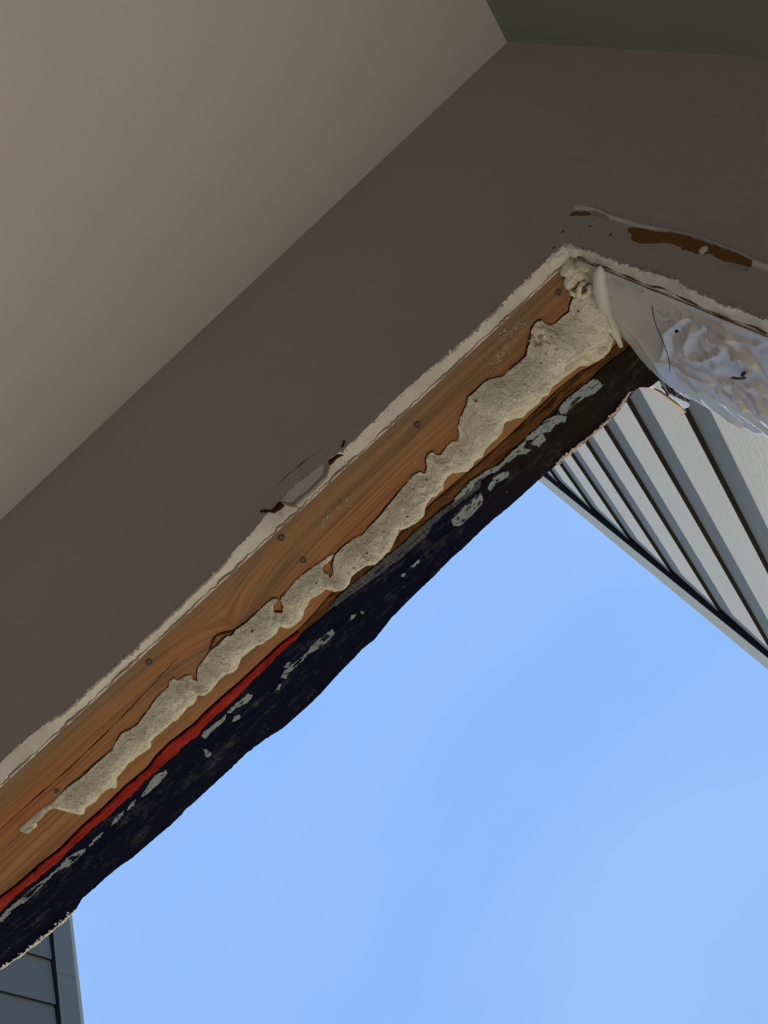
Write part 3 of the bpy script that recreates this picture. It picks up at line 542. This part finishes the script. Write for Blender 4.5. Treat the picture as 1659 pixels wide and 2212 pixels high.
for i in range(240):
    x, z = rng.choice(pe[10:]); cr.append(((x, FACE - 0.0002 + rng.uniform(0, 0.003), z + rng.uniform(-0.001, 0.0006)), rng.uniform(0.0004, 0.0014)))
for i in range(130):
    x, z = rng.choice(je); cr.append(((x + rng.uniform(-0.001, 0.001), FACE + rng.uniform(0, 0.003), z), rng.uniform(0.0004, 0.0014)))
link(lumps('gypsum_crumbs', cr, M['gypsum'], wall, seed=4), kind='stuff')
cr = []
for i in range(200):
    x, z = rng.choice(pe[10:]); cr.append(((x, FACE - 0.0001, z + 0.0028 * rng.random() ** 2.5), rng.uniform(0.0003, 0.0011)))
for i in range(130):
    x, z = rng.choice(je); cr.append(((x + 0.0035 * rng.random() ** 2.5, FACE - 0.0001, z + rng.uniform(-0.001, 0.001)), rng.uniform(0.0003, 0.0011)))
link(lumps('paint_crumbs', cr, M['grey_paper'], wall, seed=6), kind='stuff')

# ================================================================== header
osb_top = T(P['osb_top']); xs = np.concatenate([np.linspace(OPEN_L, -0.66, 14), np.arange(-0.65, 0.236, 0.006)])
def osb_y(x): return interp(osb_top, np.clip(x, -0.62, 0.24))
header = empty('header_beam', (-0.5, 0.43, HEAD), 'bare orange wooden header beam spanning the top of the rough opening, with nails and a knot', 'beam')
V = []; F = []; prof = 9
for x in xs:
    ye = osb_y(x) - 0.0022
    for t in np.linspace(0, 1, 6):
        y = DRY + 0.0005 + (ye - DRY - 0.0005) * t; V.append((x, y, HEAD + 0.0004 + 0.0006 * fbm(x * 5, y * 60)))
    V += [(x, ye, HEAD + 0.09), (x, ye, CEIL - 0.004), (x, DRY + 0.0005, CEIL - 0.004)]
n = len(xs)
for i in range(n - 1):
    for j in range(prof):
        a = i * prof + j; b = i * prof + (j + 1) % prof; F.append((a, b, b + prof, a + prof))
F.append(tuple(range(prof))); F.append(tuple((n - 1) * prof + j for j in range(prof)))
hb = mesh('beam_board', V, F, M['wood'], header, smooth=False); recalc(hb)
V = []; F = []
for k, (x, y) in enumerate(T(P['nails'])):
    r = 0.0031 if k != 5 else 0.0025
    ring = 12; VV = []; FF = []
    for h, q in ((0.0, r), (0.0009, r * 0.96), (0.0013, r * 0.7), (0.0006, r * 0.4)):
        for j in range(ring):
            t = 2 * math.pi * j / ring; VV.append((x + q * math.cos(t) * (1 + 0.1 * math.sin(3 * t + k)), y + q * math.sin(t), HEAD + 0.0004 - h))
    for s in range(3):
        for j in range(ring): FF.append((s * ring + j, s * ring + (j + 1) % ring, (s + 1) * ring + (j + 1) % ring, (s + 1) * ring + j))
    FF.append(tuple(3 * ring + j for j in range(ring)))
    nl = mesh('nail', VV, FF, M['steel'], header); recalc(nl)
flake('knot_crack', T(P['knot_crack']), on_header, -0.001, 0.0004, M['dark_wood'], header, 0.003, 0.0003, 60)['label'] = 'dark crescent crack round the knot'
for pl in P['crack']: tube('drying_crack', [(a, b, HEAD + 0.0001) for a, b in resample(T(pl), 0.004, False, 0.0002, 61)], lambda t: 0.00012 + 0.00045 * math.sin(math.pi * t) * abs(math.sin(19 * t)), M['dark_wood'], header, 5)
cr = []
for k, (x, y) in enumerate(T(P['smear'])):
    for i in range(90 if k in (0, 1, 5, 6, 7, 8, 9, 10) else 5):
        t = rng.gauss(0, 1); s = rng.gauss(0, 1)
        cr.append(((x + 0.0060 * t, y + 0.0026 * s - 0.0015 * t, HEAD + 0.0002), rng.uniform(0.00015, 0.0005) * (2 if rng.random() < 0.08 else 1)))
link(lumps('plaster_specks', cr, M['dust'], header, seed=8), kind='stuff')

# outer layers of the wall head
red_x = P['red_end'][0][0] * 1e-4
mem_in = T(P['mem_inner']); mem_out = T(P['mem_outer']) + [(0.2285, 0.5475), (0.262, 0.551)]
def strip(name, x0, x1, ya, yb, z, amp, mat, parent, rows=7, step=0.0025, thick=0.03, seed=0, origin=None, fx=60, fy=420):
    X = np.arange(x0, x1 + step, step); V = []; F = []
    for x in X:
        a, b = ya(x), yb(x)
        for r in range(rows + 1):
            y = a + (b - a) * r / rows
            V.append((x, y, z + amp * fbm(x * fx, y * fy, seed) - (0 if 0 < r < rows else -amp * 0.6)))
        V += [(x, b, z + thick), (x, a, z + thick)]
    q = rows + 3
    for i in range(len(X) - 1):
        for r in range(q):
            a = i * q + r; b = i * q + (r + 1) % q; F.append((a, b, b + q, a + q))
    F.append(tuple(range(q))); F.append(tuple((len(X) - 1) * q + r for r in range(q)))
    o = mesh(name, V, F, mat, parent, origin); recalc(o); return o
def my(x): return float(interp(mem_in, x))
sheath = empty('wall_sheathing', (0, 0.49, HEAD), 'ply wall sheathing with a rough cracked brown cut edge between header beam and black membrane', 'sheathing')
o = strip('cut_edge', red_x, 0.232, lambda x: float(osb_y(x)), lambda x: my(x) + 0.003, HEAD + 0.0004, 0.0022, M['osb'], sheath, 12, seed=4)
o['label'] = 'cracked orange-brown cut edge'
o = strip('cut_edge', OPEN_L + 0.004, red_x - 0.0006, lambda x: float(osb_y(x)) + 0.0026, lambda x: my(x) + 0.003, HEAD + 0.0012, 0.0004, M['dark_wood'], sheath, 4, seed=4)
boxes('panel', [(OPEN_L - 0.08, 0.29, 0.487, OUT, HEAD + 0.034, 3.4), (OPEN_L - 0.08, OPEN_L - 0.004, 0.487, OUT, -0.06, HEAD + 0.034)], M['sheath'], sheath)
redo = strip('red_strip', OPEN_L + 0.004, red_x, lambda x: float(osb_y(x)) + 0.002 * max(0, fbm(x * 150, 1.0)), lambda x: my(x) + 0.0012 * fbm(x * 170, 5.0), HEAD - 0.0016, 0.0009, M['red'], None, 7, thick=0.0026, seed=7, origin=(-0.4, 0.47, HEAD))
link(redo, 'long fibrous bright red strip between the brown header wood and the black membrane', 'strip')
fib = []
for i in range(60):
    x = rng.uniform(-0.6, red_x); y = float(osb_y(x)) if rng.random() < 0.5 else my(x)
    fib.append(((x, y, HEAD - 0.0012), (x + rng.uniform(-0.006, 0.006), y + rng.uniform(-0.002, 0.002), HEAD - 0.002)))
V = []; F = []
for a, b in fib:
    v, f = tube_vf([a, ((a[0] + b[0]) / 2, (a[1] + b[1]) / 2 + 0.001, a[2]), b], 0.0002, 4); k = len(V); V += v; F += [tuple(i + k for i in q) for q in f]
link(mesh('loose_fibres', V, F, M['red'], redo), kind='stuff')

# black membrane wrapped under the head of the opening
mem = empty('flashing_membrane', (-0.2, 0.52, HEAD), 'black self-adhesive flashing membrane with peeling grey paint along the outer edge of the header', 'membrane')
X = np.concatenate([np.linspace(OPEN_L + 0.004, -0.645, 90), np.arange(-0.64, 0.259, 0.0022)]); rows = 14; V = []; F = []
mo_x = sorted(mem_out)
def mo_y(x): return float(interp(mem_out, x))
def mem_h(x, t):
    # gentle crease a third of the way out, then a drooping lip
    return 0.0015 + 0.0012 * math.sin(t * 3.0 + 4 * fbm(x * 3, 0.0)) * t + 0.002 * t * t + 0.0006 * fbm(x * 40, t * 6, 2.0) + 0.0012 * math.exp(-((t - 0.42 - 0.1 * fbm(x * 2.5, 9.0)) / 0.05) ** 2)
for x in X:
    a, b = my(x), mo_y(x) + 0.0006 * fbm(x * 260, 8.0) + 0.0004 * fbm(x * 900, 2.0)
    for r in range(rows + 1):
        t = r / rows; V.append((x, a + (b - a) * t, HEAD - mem_h(x, t)))
    for r in range(rows, -1, -1):
        t = r / rows; V.append((x, a + (b - a) * t - 0.0006 * t, HEAD - mem_h(x, t) + 0.0016))
q = 2 * rows + 2
for i in range(len(X) - 1):
    for r in range(q):
        a = i * q + r; b = i * q + (r + 1) % q; F.append((a, b, b + q, a + q))
F.append(tuple(range(q))); F.append(tuple((len(X) - 1) * q + r for r in range(q)))
mm = mesh('membrane_strip', V, F, M['membrane'], mem, smooth=False); recalc(mm)
def on_mem(u, v, h):
    a, b = my(u), mo_y(u); t = min(1, max(0, (v - a) / max(1e-5, b - a)))
    return (u, v, HEAD - mem_h(u, t) - h)
for k, pl in enumerate(P['residue']): flake('paint_flake', T(pl), on_mem, -0.0006, 0.0003, M['residue'] if k < 21 else M['streak'], mem, 0.0012, 0.0007, 80 + k)['label'] = 'peeling grey paint flake' if k < 21 else 'worn grey streak'
for k, pl in enumerate(P['streak']): flake('paint_flake', T(pl), on_mem, -0.0006, 0.00015, M['streak'], mem, 0.0018, 0.0008, 120 + k)['label'] = 'worn grey paint streak'
cr = []
for i in range(80):
    x = rng.uniform(-0.6, 0.2); t = rng.uniform(0.15, 0.95); y = my(x) + (mo_y(x) - my(x)) * t
    cr.append((on_mem(x, y, 0.0), rng.uniform(0.0002, 0.0006)))
link(lumps('paint_specks', cr, M['residue'], mem, seed=12), kind='stuff')
ln = [(x, mo_y(x) + 0.0002, HEAD - mem_h(x, 1.0) + 0.0016) for x in np.arange(-0.45, 0.09, 0.004)]
tube('lit_lip_edge', ln, lambda t: 0.0003 + 0.0004 * abs(math.sin(7 * t)), M['white_caulk'], mem, 5)['label'] = 'thin pale line painting the lit edge of the membrane lip'  # white tube stands for light on the lip's underside

# white caulk left along the membrane (lower left) and pinkish crumbs by the corner
cl = resample(T(P['caulk_line']), 0.003, False, 0.0004, 7)
ck = empty('white_caulk_line', (cl[3][0], cl[3][1], HEAD - 0.004), 'thin ragged white caulk line on the membrane edge at the lower left end', 'caulk')
tube('bead', [(a, b + 0.0006, HEAD - 0.0042) for a, b in cl], lambda t: 0.0011 + 0.0004 * math.sin(31 * t), M['white_caulk'], ck, 6)
cr = []
for i in range(60):
    a, b = rng.choice(cl); cr.append(((a + rng.uniform(-0.003, 0.003), b - rng.uniform(0.0, 0.0055) * rng.random(), HEAD - 0.0045), rng.uniform(0.0004, 0.0014)))
link(lumps('torn_bits', cr, M['white_caulk'], ck, seed=13), kind='stuff')
cm = resample(T(P['crumbs']), 0.0016, False, 0.0008, 8)
ck = empty('caulk_ridge', (cm[10][0], cm[10][1], HEAD - 0.004), 'crumbly pinkish beige caulk ridge along the membrane edge beside the siding', 'caulk')
tube('bead', [(a, b, HEAD - 0.0035) for a, b in cm], lambda t: 0.001 + 0.0007 * abs(math.sin(23 * t) * math.sin(9 * t)), M['caulk'], ck, 6)
cr = []
for i in range(150):
    a, b = rng.choice(cm); s = 0.4 + 0.6 * abs(math.sin(a * 60)); cr.append(((a + rng.uniform(-0.002, 0.002), b + rng.uniform(-0.0026, 0.0012) * s, HEAD - 0.0035 - rng.uniform(0, 0.0015)), rng.uniform(0.0004, 0.0016) * s))
link(lumps('crumbs', cr, M['caulk'], ck, seed=14), kind='stuff')

# ================================================================== spray foam
fo = T(P['foam_outer']); fi = T(P['foam_inner']); fe = T(P['foam_end'])
foam_poly = resample(fo + fi + fe, 0.0012, True, 0.00035, 21)
outer_l = list(fo); inner_l = list(fi)
pits = [(-0.094 + 0, 0)]
def foam_h(u, v):
    di, _, _ = seg_dist(u, v, inner_l); do, _, _ = seg_dist(u, v, outer_l); de, _, _ = seg_dist(u, v, fe)
    w = di + do + 1e-6; t = di / w
    edge = np.minimum(np.minimum(di, do), de * 0.7 + 0.0015)
    H = np.clip(w * 0.55, 0.005, 0.022)
    # steep rough face towards the room, rounded crest, thin flat flange outside
    pr = np.where(t < 0.50, np.sin(np.clip(t / 0.50, 0, 1) * math.pi / 2) ** 0.9, 0.16 + 0.84 * np.clip(np.cos(np.clip((t - 0.50) / 0.30, 0, 1) * math.pi) * 0.5 + 0.5, 0, 1))
    vq = [noise.voronoi((a * 78, b * 78, 0.4))[0] for a, b in zip(u, v)]; vd = 1 - 1.6 * np.sqrt(np.clip([q[1] - q[0] for q in vq], 0, 0.4))
    h = 0.0012 + H * pr * np.clip(edge / 0.004, 0.12, 1)
    wide = np.clip((u - 0.02) / 0.03, 0, 1)
    # trough along the wide right part
    h -= wide * 0.0085 * np.exp(-((t - 0.66) / 0.055) ** 2); h += wide * 0.0022 * np.exp(-((t - 0.86) / 0.07) ** 2)
    nz = np.array([fbm(a * 38, b * 38, 1.7, 3) for a, b in zip(u, v)]); n2 = np.array([fbm(a * 130, b * 130, 4.1, 3) for a, b in zip(u, v)]); n3 = np.array([fbm(a * 420, b * 420, 8.1, 3) for a, b in zip(u, v)])
    h += np.clip(edge / 0.004, 0.0, 1) * (0.0034 * nz + (0.0030 * n2 + 0.0016 * n3) * (1 - 0.45 * wide) * np.where(t < 0.48, 1.0, 0.25) + 0.0030 * (0.5 - np.clip(vd, 0, 1)) * np.clip((t - 0.4) / 0.2, 0, 1))
    # scalloped dribbles at the outer rim
    h += 0.0022 * np.exp(-(do / 0.0028) ** 2) * (0.4 + 0.6 * np.abs(np.sin(u * 170)))
    return np.maximum(h, 0.0007)
foam = empty('spray_foam_bead', (0, 0.46, HEAD), 'long lumpy cream bead of cut expanding foam stuck along the underside of the header', 'foam')
relief('foam_body', foam_poly, 0.0013, on_header, foam_h, M['foam'], foam, base=-0.0015)

def foam_top(u, v): return float(foam_h(np.array([u]), np.array([v]))[0])
for k, (u, v) in enumerate(T(P['foam_pits'])):
    q = foam_top(u, v); rr = (0.0010, 0.0007, 0.0008, 0.0006, 0.0007)[k % 5]
    o = mesh('foam_pit', *blob_vf((u, v, HEAD - q + 0.0003), (rr * 1.5, rr, 0.0011), k * 1.7, 10, 6), M['foam_pit'], foam, smooth=True)
    o['label'] = 'small brown pit in the cut foam'
u0, v0 = T(P['foam_tear'])[0]
V = []; F = []
for i in range(30):
    u = u0 + rng.gauss(0, 0.0045); v = v0 + rng.gauss(0, 0.0035); q = foam_top(u, v)
    a_, b_ = blob_vf((u, v, HEAD - q - 0.0006), (rng.uniform(0.0008, 0.0020), rng.uniform(0.0007, 0.0016), 0.0012), i * 1.3, 9, 6); n = len(V); V += a_; F += [tuple(j + n for j in g) for g in b_]
mesh('torn_foam_tuft', V, F, M['foam_tear'], foam)['label'] = 'rough brownish torn patch of foam'
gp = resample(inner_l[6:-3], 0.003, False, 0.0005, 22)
tube('contact_shadow_stain', [(a, b - 0.0003, HEAD - 0.0002) for a, b in gp], lambda t: 0.0002 + 0.0007 * abs(math.sin(37 * t) * math.sin(11 * t + 1)), M['dark_wood'], foam, 5)['label'] = 'painted contact shadow and stain along the room side of the foam'  # dark tube stands for the foam's contact shadow and stain on the wood
# foam collar in the upper corner with its little tunnels
fc = empty('corner_foam_knob', (0.222, 0.41, HEAD), 'yellowish torn foam knob with small dark holes in the top corner of the opening', 'foam')

def on_corner(u, v, h): return (JAMB - 0.004 + u, v, HEAD - h)
kc = [(0.2235, 0.388), (0.2215, 0.3995), (0.213, 0.393), (0.2275, 0.408), (0.216, 0.402)]
pts = []
V = []; F = []
for k, (c, r) in enumerate([((0.2170, 0.3885, HEAD - 0.003), (0.0075, 0.0055, 0.006)), ((0.2205, 0.3945, HEAD - 0.006), (0.007, 0.007, 0.007)), ((0.2125, 0.3990, HEAD - 0.003), (0.006, 0.007, 0.006)),
                            ((0.2120, 0.4070, HEAD - 0.004), (0.0055, 0.006, 0.006)), ((0.2240, 0.3880, HEAD - 0.014), (0.004, 0.004, 0.009))]):
    v, f = blob_vf(c, r, k * 3.1); n = len(V); V += v; F += [tuple(i + n for i in q) for q in f]
mesh('foam_lump', V, F, M['foam'], fc, smooth=True)
ring = [(0.2165 + 0.0055 * math.cos(t), 0.4085 + 0.0055 * math.sin(t), HEAD - 0.0095 - 0.001 * math.sin(2 * t)) for t in [j * 2 * math.pi / 16 for j in range(15)]]
tube('foam_curl', ring, 0.0024, M['foam'], fc, 8)['label'] = 'curled foam loop'
for k, (x, y, r) in enumerate([(0.2165, 0.4085, 0.0042), (0.2145, 0.4015, 0.0022), (0.2100, 0.4030, 0.0018)]):
    q = [(x + r * math.cos(t), y + r * 0.75 * math.sin(t)) for t in [j * math.pi / 5 for j in range(10)]]
    flake('foam_hole', q, on_header, 0.001, 0.0088 if k == 0 else 0.0105, M['foam_pit'], fc, 0.001, 0.0002, 160 + k)['label'] = 'small dark hole in the foam'


# ================================================================== jamb
stud = empty('jamb_stud', (0.25, 0.44, 0), 'wooden jamb stud behind the white plastic at the right side of the opening', 'stud')
box('stud_board', (JAMB + 0.0062, JAMB + 0.045, DRY + 0.001, 0.452, 0.0, HEAD - 0.001), M['stud'], stud)
box('stud_board', (OPEN_L - 0.045, OPEN_L - 0.004, DRY + 0.001, 0.486, 0.0, HEAD - 0.001), M['stud'], stud)

sheet_edge = T(P['sheet_edge'])
def edge_y(z): return float(np.interp(z, [b for a, b in reversed(sheet_edge)], [a for a, b in reversed(sheet_edge)]))
creases = [(np.array(T(l))) for l in P['creases']]
zs = np.concatenate([np.arange(2.0385, 1.78, -0.0016), np.linspace(1.77, 0.0, 60)])
rows = 84
UU = []; ZZ = []; TT = []
for z in zs:
    e = edge_y(z) + 0.0016 * fbm(z * 60, 2.0) + 0.0008 * fbm(z * 220, 4.0)
    if z > 2.025: e = min(e, 0.512)
    for r in range(rows + 1):
        t = r / rows; UU.append(0.3838 + (e - 0.3838) * t); ZZ.append(z); TT.append(t)
UU = np.array(UU); ZZ = np.array(ZZ); TT = np.array(TT)
hh = np.zeros(len(UU))
for i, l in enumerate(creases):
    d, nx, ny = seg_dist(UU, ZZ, l)
    w = (0.0024, 0.0018, 0.0030)[i % 3]; a = (0.0030, 0.0022, 0.0034)[i % 3] * (0.8 if i > 7 else 1.0)
    side = np.sign((UU - nx) * 0.5 + (ZZ - ny))
    hh += a * np.exp(-(d / w) ** 2) - 0.45 * a * np.exp(-(d / (2.6 * w)) ** 2) * (side < 0)
def ridge(x, y, z, o=2): return 1 - min(1.0, abs(2.4 * fbm(x, y, z, o)))
def diag(a, b, t):
    q = fbm(a * 34, b * 34, 2.2, 2); w = math.sin((b * 0.82 + a * 0.57) * 330 + 6 * q); return w * abs(w)
base_h = np.array([0.0018 * fbm(a * 17 + 3, b * 17, 0.5, 1) + 0.0026 * ridge(a * 15, b * 15, 6.0, 1) ** 4 + 0.0006 * ridge(a * 60 + 9, b * 60, 2.0, 1) ** 6 + 0.0003 * fbm(a * 190, b * 190, 3.0, 2)
                   + 0.0011 * diag(a, b, t) * min(1, max(0, t - 0.62) * 3.2) for a, b, t in zip(UU, ZZ, TT)])
fall = np.clip((2.04 - ZZ) / 0.075, 0.15, 1) * np.clip(TT / 0.08, 0.2, 1)
hh = 0.0008 + np.maximum(-0.0032, (hh + base_h) * fall) - 0.012 * np.clip((TT - 0.55) / 0.45, 0, 1) ** 1.6
V = [on_jamb(a, b, c) for a, b, c in zip(UU, ZZ, hh)]; F = []
for i in range(len(zs) - 1):
    for r in range(rows):
        a = i * (rows + 1) + r; F.append((a, a + 1, a + rows + 2, a + rows + 1))
sheet = empty('plastic_sheet', (JAMB, 0.44, 1.0), 'crumpled white plastic sheet lining the right jamb, shiny blue-white at its outer edge', 'plastic sheet')
so = mesh('sheet_film', V, F, M['plastic'], sheet, smooth=True)
md = so.modifiers.new('thickness', 'SOLIDIFY'); md.thickness = 0.0003; md.offset = 0
recalc(so)
tp = T(P['tube']); tp = resample(tp, 0.004, False)
o = tube('rolled_fold', [(JAMB - 0.0035, a, min(b, HEAD - 0.003)) for a, b in tp], lambda t: 0.0056 * min(1, 0.35 + 5 * t) * (0.72 + 0.35 * math.sin(min(1, t * 1.25) * math.pi) ** 0.6) * (1 - 0.55 * max(0, t - 0.8) / 0.2) + 0.0003 * math.sin(26 * t), M['plastic'], sheet, 14)
o['label'] = 'rolled white fold in the corner'
hp = [(JAMB - 0.0085, a, b) for i, (a, b) in enumerate(resample(T(P['hair']), 0.004, False))]
link(tube('hair_strand', hp, 0.00028, M['black'], None, 5), 'single dark hair lying over the white plastic on the jamb', 'hair')
link(flake('wood_splinter', T(P['splinter']), on_jamb, 0.0050, 0.0062, M['kraft'], None, 0.002, 0.0003, 140), 'small brown wood splinter stuck in the crumpled plastic', 'splinter')
flake('tear_hole', T(P['hole']), on_jamb, 0.0048, 0.0058, M['dark_wood'], sheet, 0.001, 0.0004, 141)['label'] = 'small dark hole torn in the plastic'
flake('tear_hole', T(P['hole2']), on_jamb, 0.0042, 0.0054, M['black'], sheet, 0.001, 0.0002, 142)['label'] = 'tiny dark hole'

# black tape end, white film scrap and the sliver in the outer corner
tpz = [(a, min(b, HEAD - 0.0025)) for a, b in T(P['tape'])[1:-4]]
tape = empty('flashing_tape_end', (JAMB, 0.53, 2.0), 'short frayed end of black flashing tape turned down the outer corner of the jamb', 'tape')
def on_tape(u, v, h): return (JAMB + 0.0145 - h - 0.0012 * fbm(u * 90, v * 90), u, v)
flake('tape_strip', tpz, on_tape, -0.001, 0.0008, M['tape'], tape, 0.0014, 0.0006, 150)
link(flake('plastic_film_scrap', T(P['film']), lambda u, v, h: (JAMB + 0.0165 - h, u, v), 0.0, 0.0006, M['film'], None, 0.002, 0.0005, 152), 'scrap of clear white film between the black tape end and the wood sliver', 'film')
link(flake('wood_sliver', T(P['sliver']), lambda u, v, h: (JAMB + 0.0175 - h, u, v), -0.0008, 0.0008, M['sliver'], None, 0.002, 0.0003, 153, taper=0.03), 'thin yellowish wood sliver hanging below the black tape end', 'sliver')

# ================================================================== outside
link(box('ground', (-40, 40, -40, 60, -0.26, -0.16), M['lawn'], origin=(0, 10, -0.2)), kind='structure')
link(boxes('patio', [(-1.95, 0.46, OUT, 1.95, -0.16, -0.08)], M['concrete'], origin=(0, 1, -0.1)), kind='structure')
link(box('added_terrace', (-6, 4, ROOM_B - 5.0, ROOM_B - 0.1, -0.16, -0.08), M['pale_concrete'], origin=(-1, ROOM_B - 2, -0.1)), kind='structure')  # unseen pale slab, added to bounce light through the rear opening
def siding_wall(name, label, X, sgn, y0, y_in, y_out, z_first, pitch, z_top, seam, face_mat, trim_mat):
    """lap siding on the plane x = X seen from -sgn side; sgn = +1: the wall lies towards +x"""
    root = empty(name, (X + sgn * 0.09, (y0 + y_out) / 2, -0.08), label, 'wall')
    t = 0.0080; gap = 0.0035
    def bd(z, top):
        xb = X + sgn * 0.0022
        a = X - sgn * t * 0.70   # bottom front
        pr = [(a, z), (a - 0, z + 0.0012), (xb - sgn * 0.0006, top), (xb + sgn * 0.006, top), (xb + sgn * 0.0004, z)]
        V = [(x, y, zz) for y in (y0, y_in - gap) for x, zz in pr]
        F = [(0, 1, 6, 5), (1, 2, 7, 6), (2, 3, 8, 7), (3, 4, 9, 8), (4, 0, 5, 9), (4, 3, 2, 1, 0), (5, 6, 7, 8, 9)]
        return V, F
    z = z_first
    while z > 0.0: z -= pitch
    first = None
    zk = z + pitch
    while zk < z_top - 0.02:
        V, F = bd(zk, min(z_top, zk + pitch + 0.004))
        if first is None or zk + pitch + 0.004 > z_top:
            o = mesh('siding_board', V, F, None, root, mats=[face_mat, M['shaded_edge']], fm=[0, 0, 0, 0, 1, 0, 0]); recalc(o)
            if first is None: first = o; z0 = zk
        else:
            o = first.copy(); C.objects.link(o); o.parent = root; o.location = first.location + Vector((0, 0, zk - z0))
        zk += pitch
    xo = X - sgn * 0.0150
    def xr(a, b): return (min(a, b), max(a, b))
    for (za, zb) in ((-0.08, seam - 0.0006), (seam + 0.0006, z_top)):
        v, f = box_vf(*(xr(xo, X + sgn * 0.012) + (y_in, y_out - 0.014, za, zb)))
        o = mesh('corner_trim', v, f, None, root, mats=[trim_mat, M['shaded_edge']], fm=[0, 0, 1, 0, 0, 0])
        md = o.modifiers.new('bevel', 'BEVEL'); md.width = 0.0008; md.segments = 2
    o = box('trim_edge', xr(xo + sgn * 0.0015, X + sgn * 0.10) + (y_out - 0.0132, y_out, -0.08, z_top), M['trim_edge'], root)
    o['label'] = 'paler edge of the corner trim'
    box('wall_core', xr(X + sgn * 0.0122, X + sgn * 0.16) + (y0, y_out - 0.0140, -0.08, z_top), M['sheath'], root)
    return root
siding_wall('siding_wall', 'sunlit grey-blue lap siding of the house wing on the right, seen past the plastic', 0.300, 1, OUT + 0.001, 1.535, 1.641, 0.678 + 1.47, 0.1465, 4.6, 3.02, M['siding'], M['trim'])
siding_wall('siding_wall', 'shaded grey-blue lap siding of the house wing at the lower left', -1.78, -1, OUT + 0.001, 1.777, 1.866, 1.606 + 1.47, 0.1465, 4.6, 1.703 + 1.47, M['shaded_siding'], M['shaded_trim'])
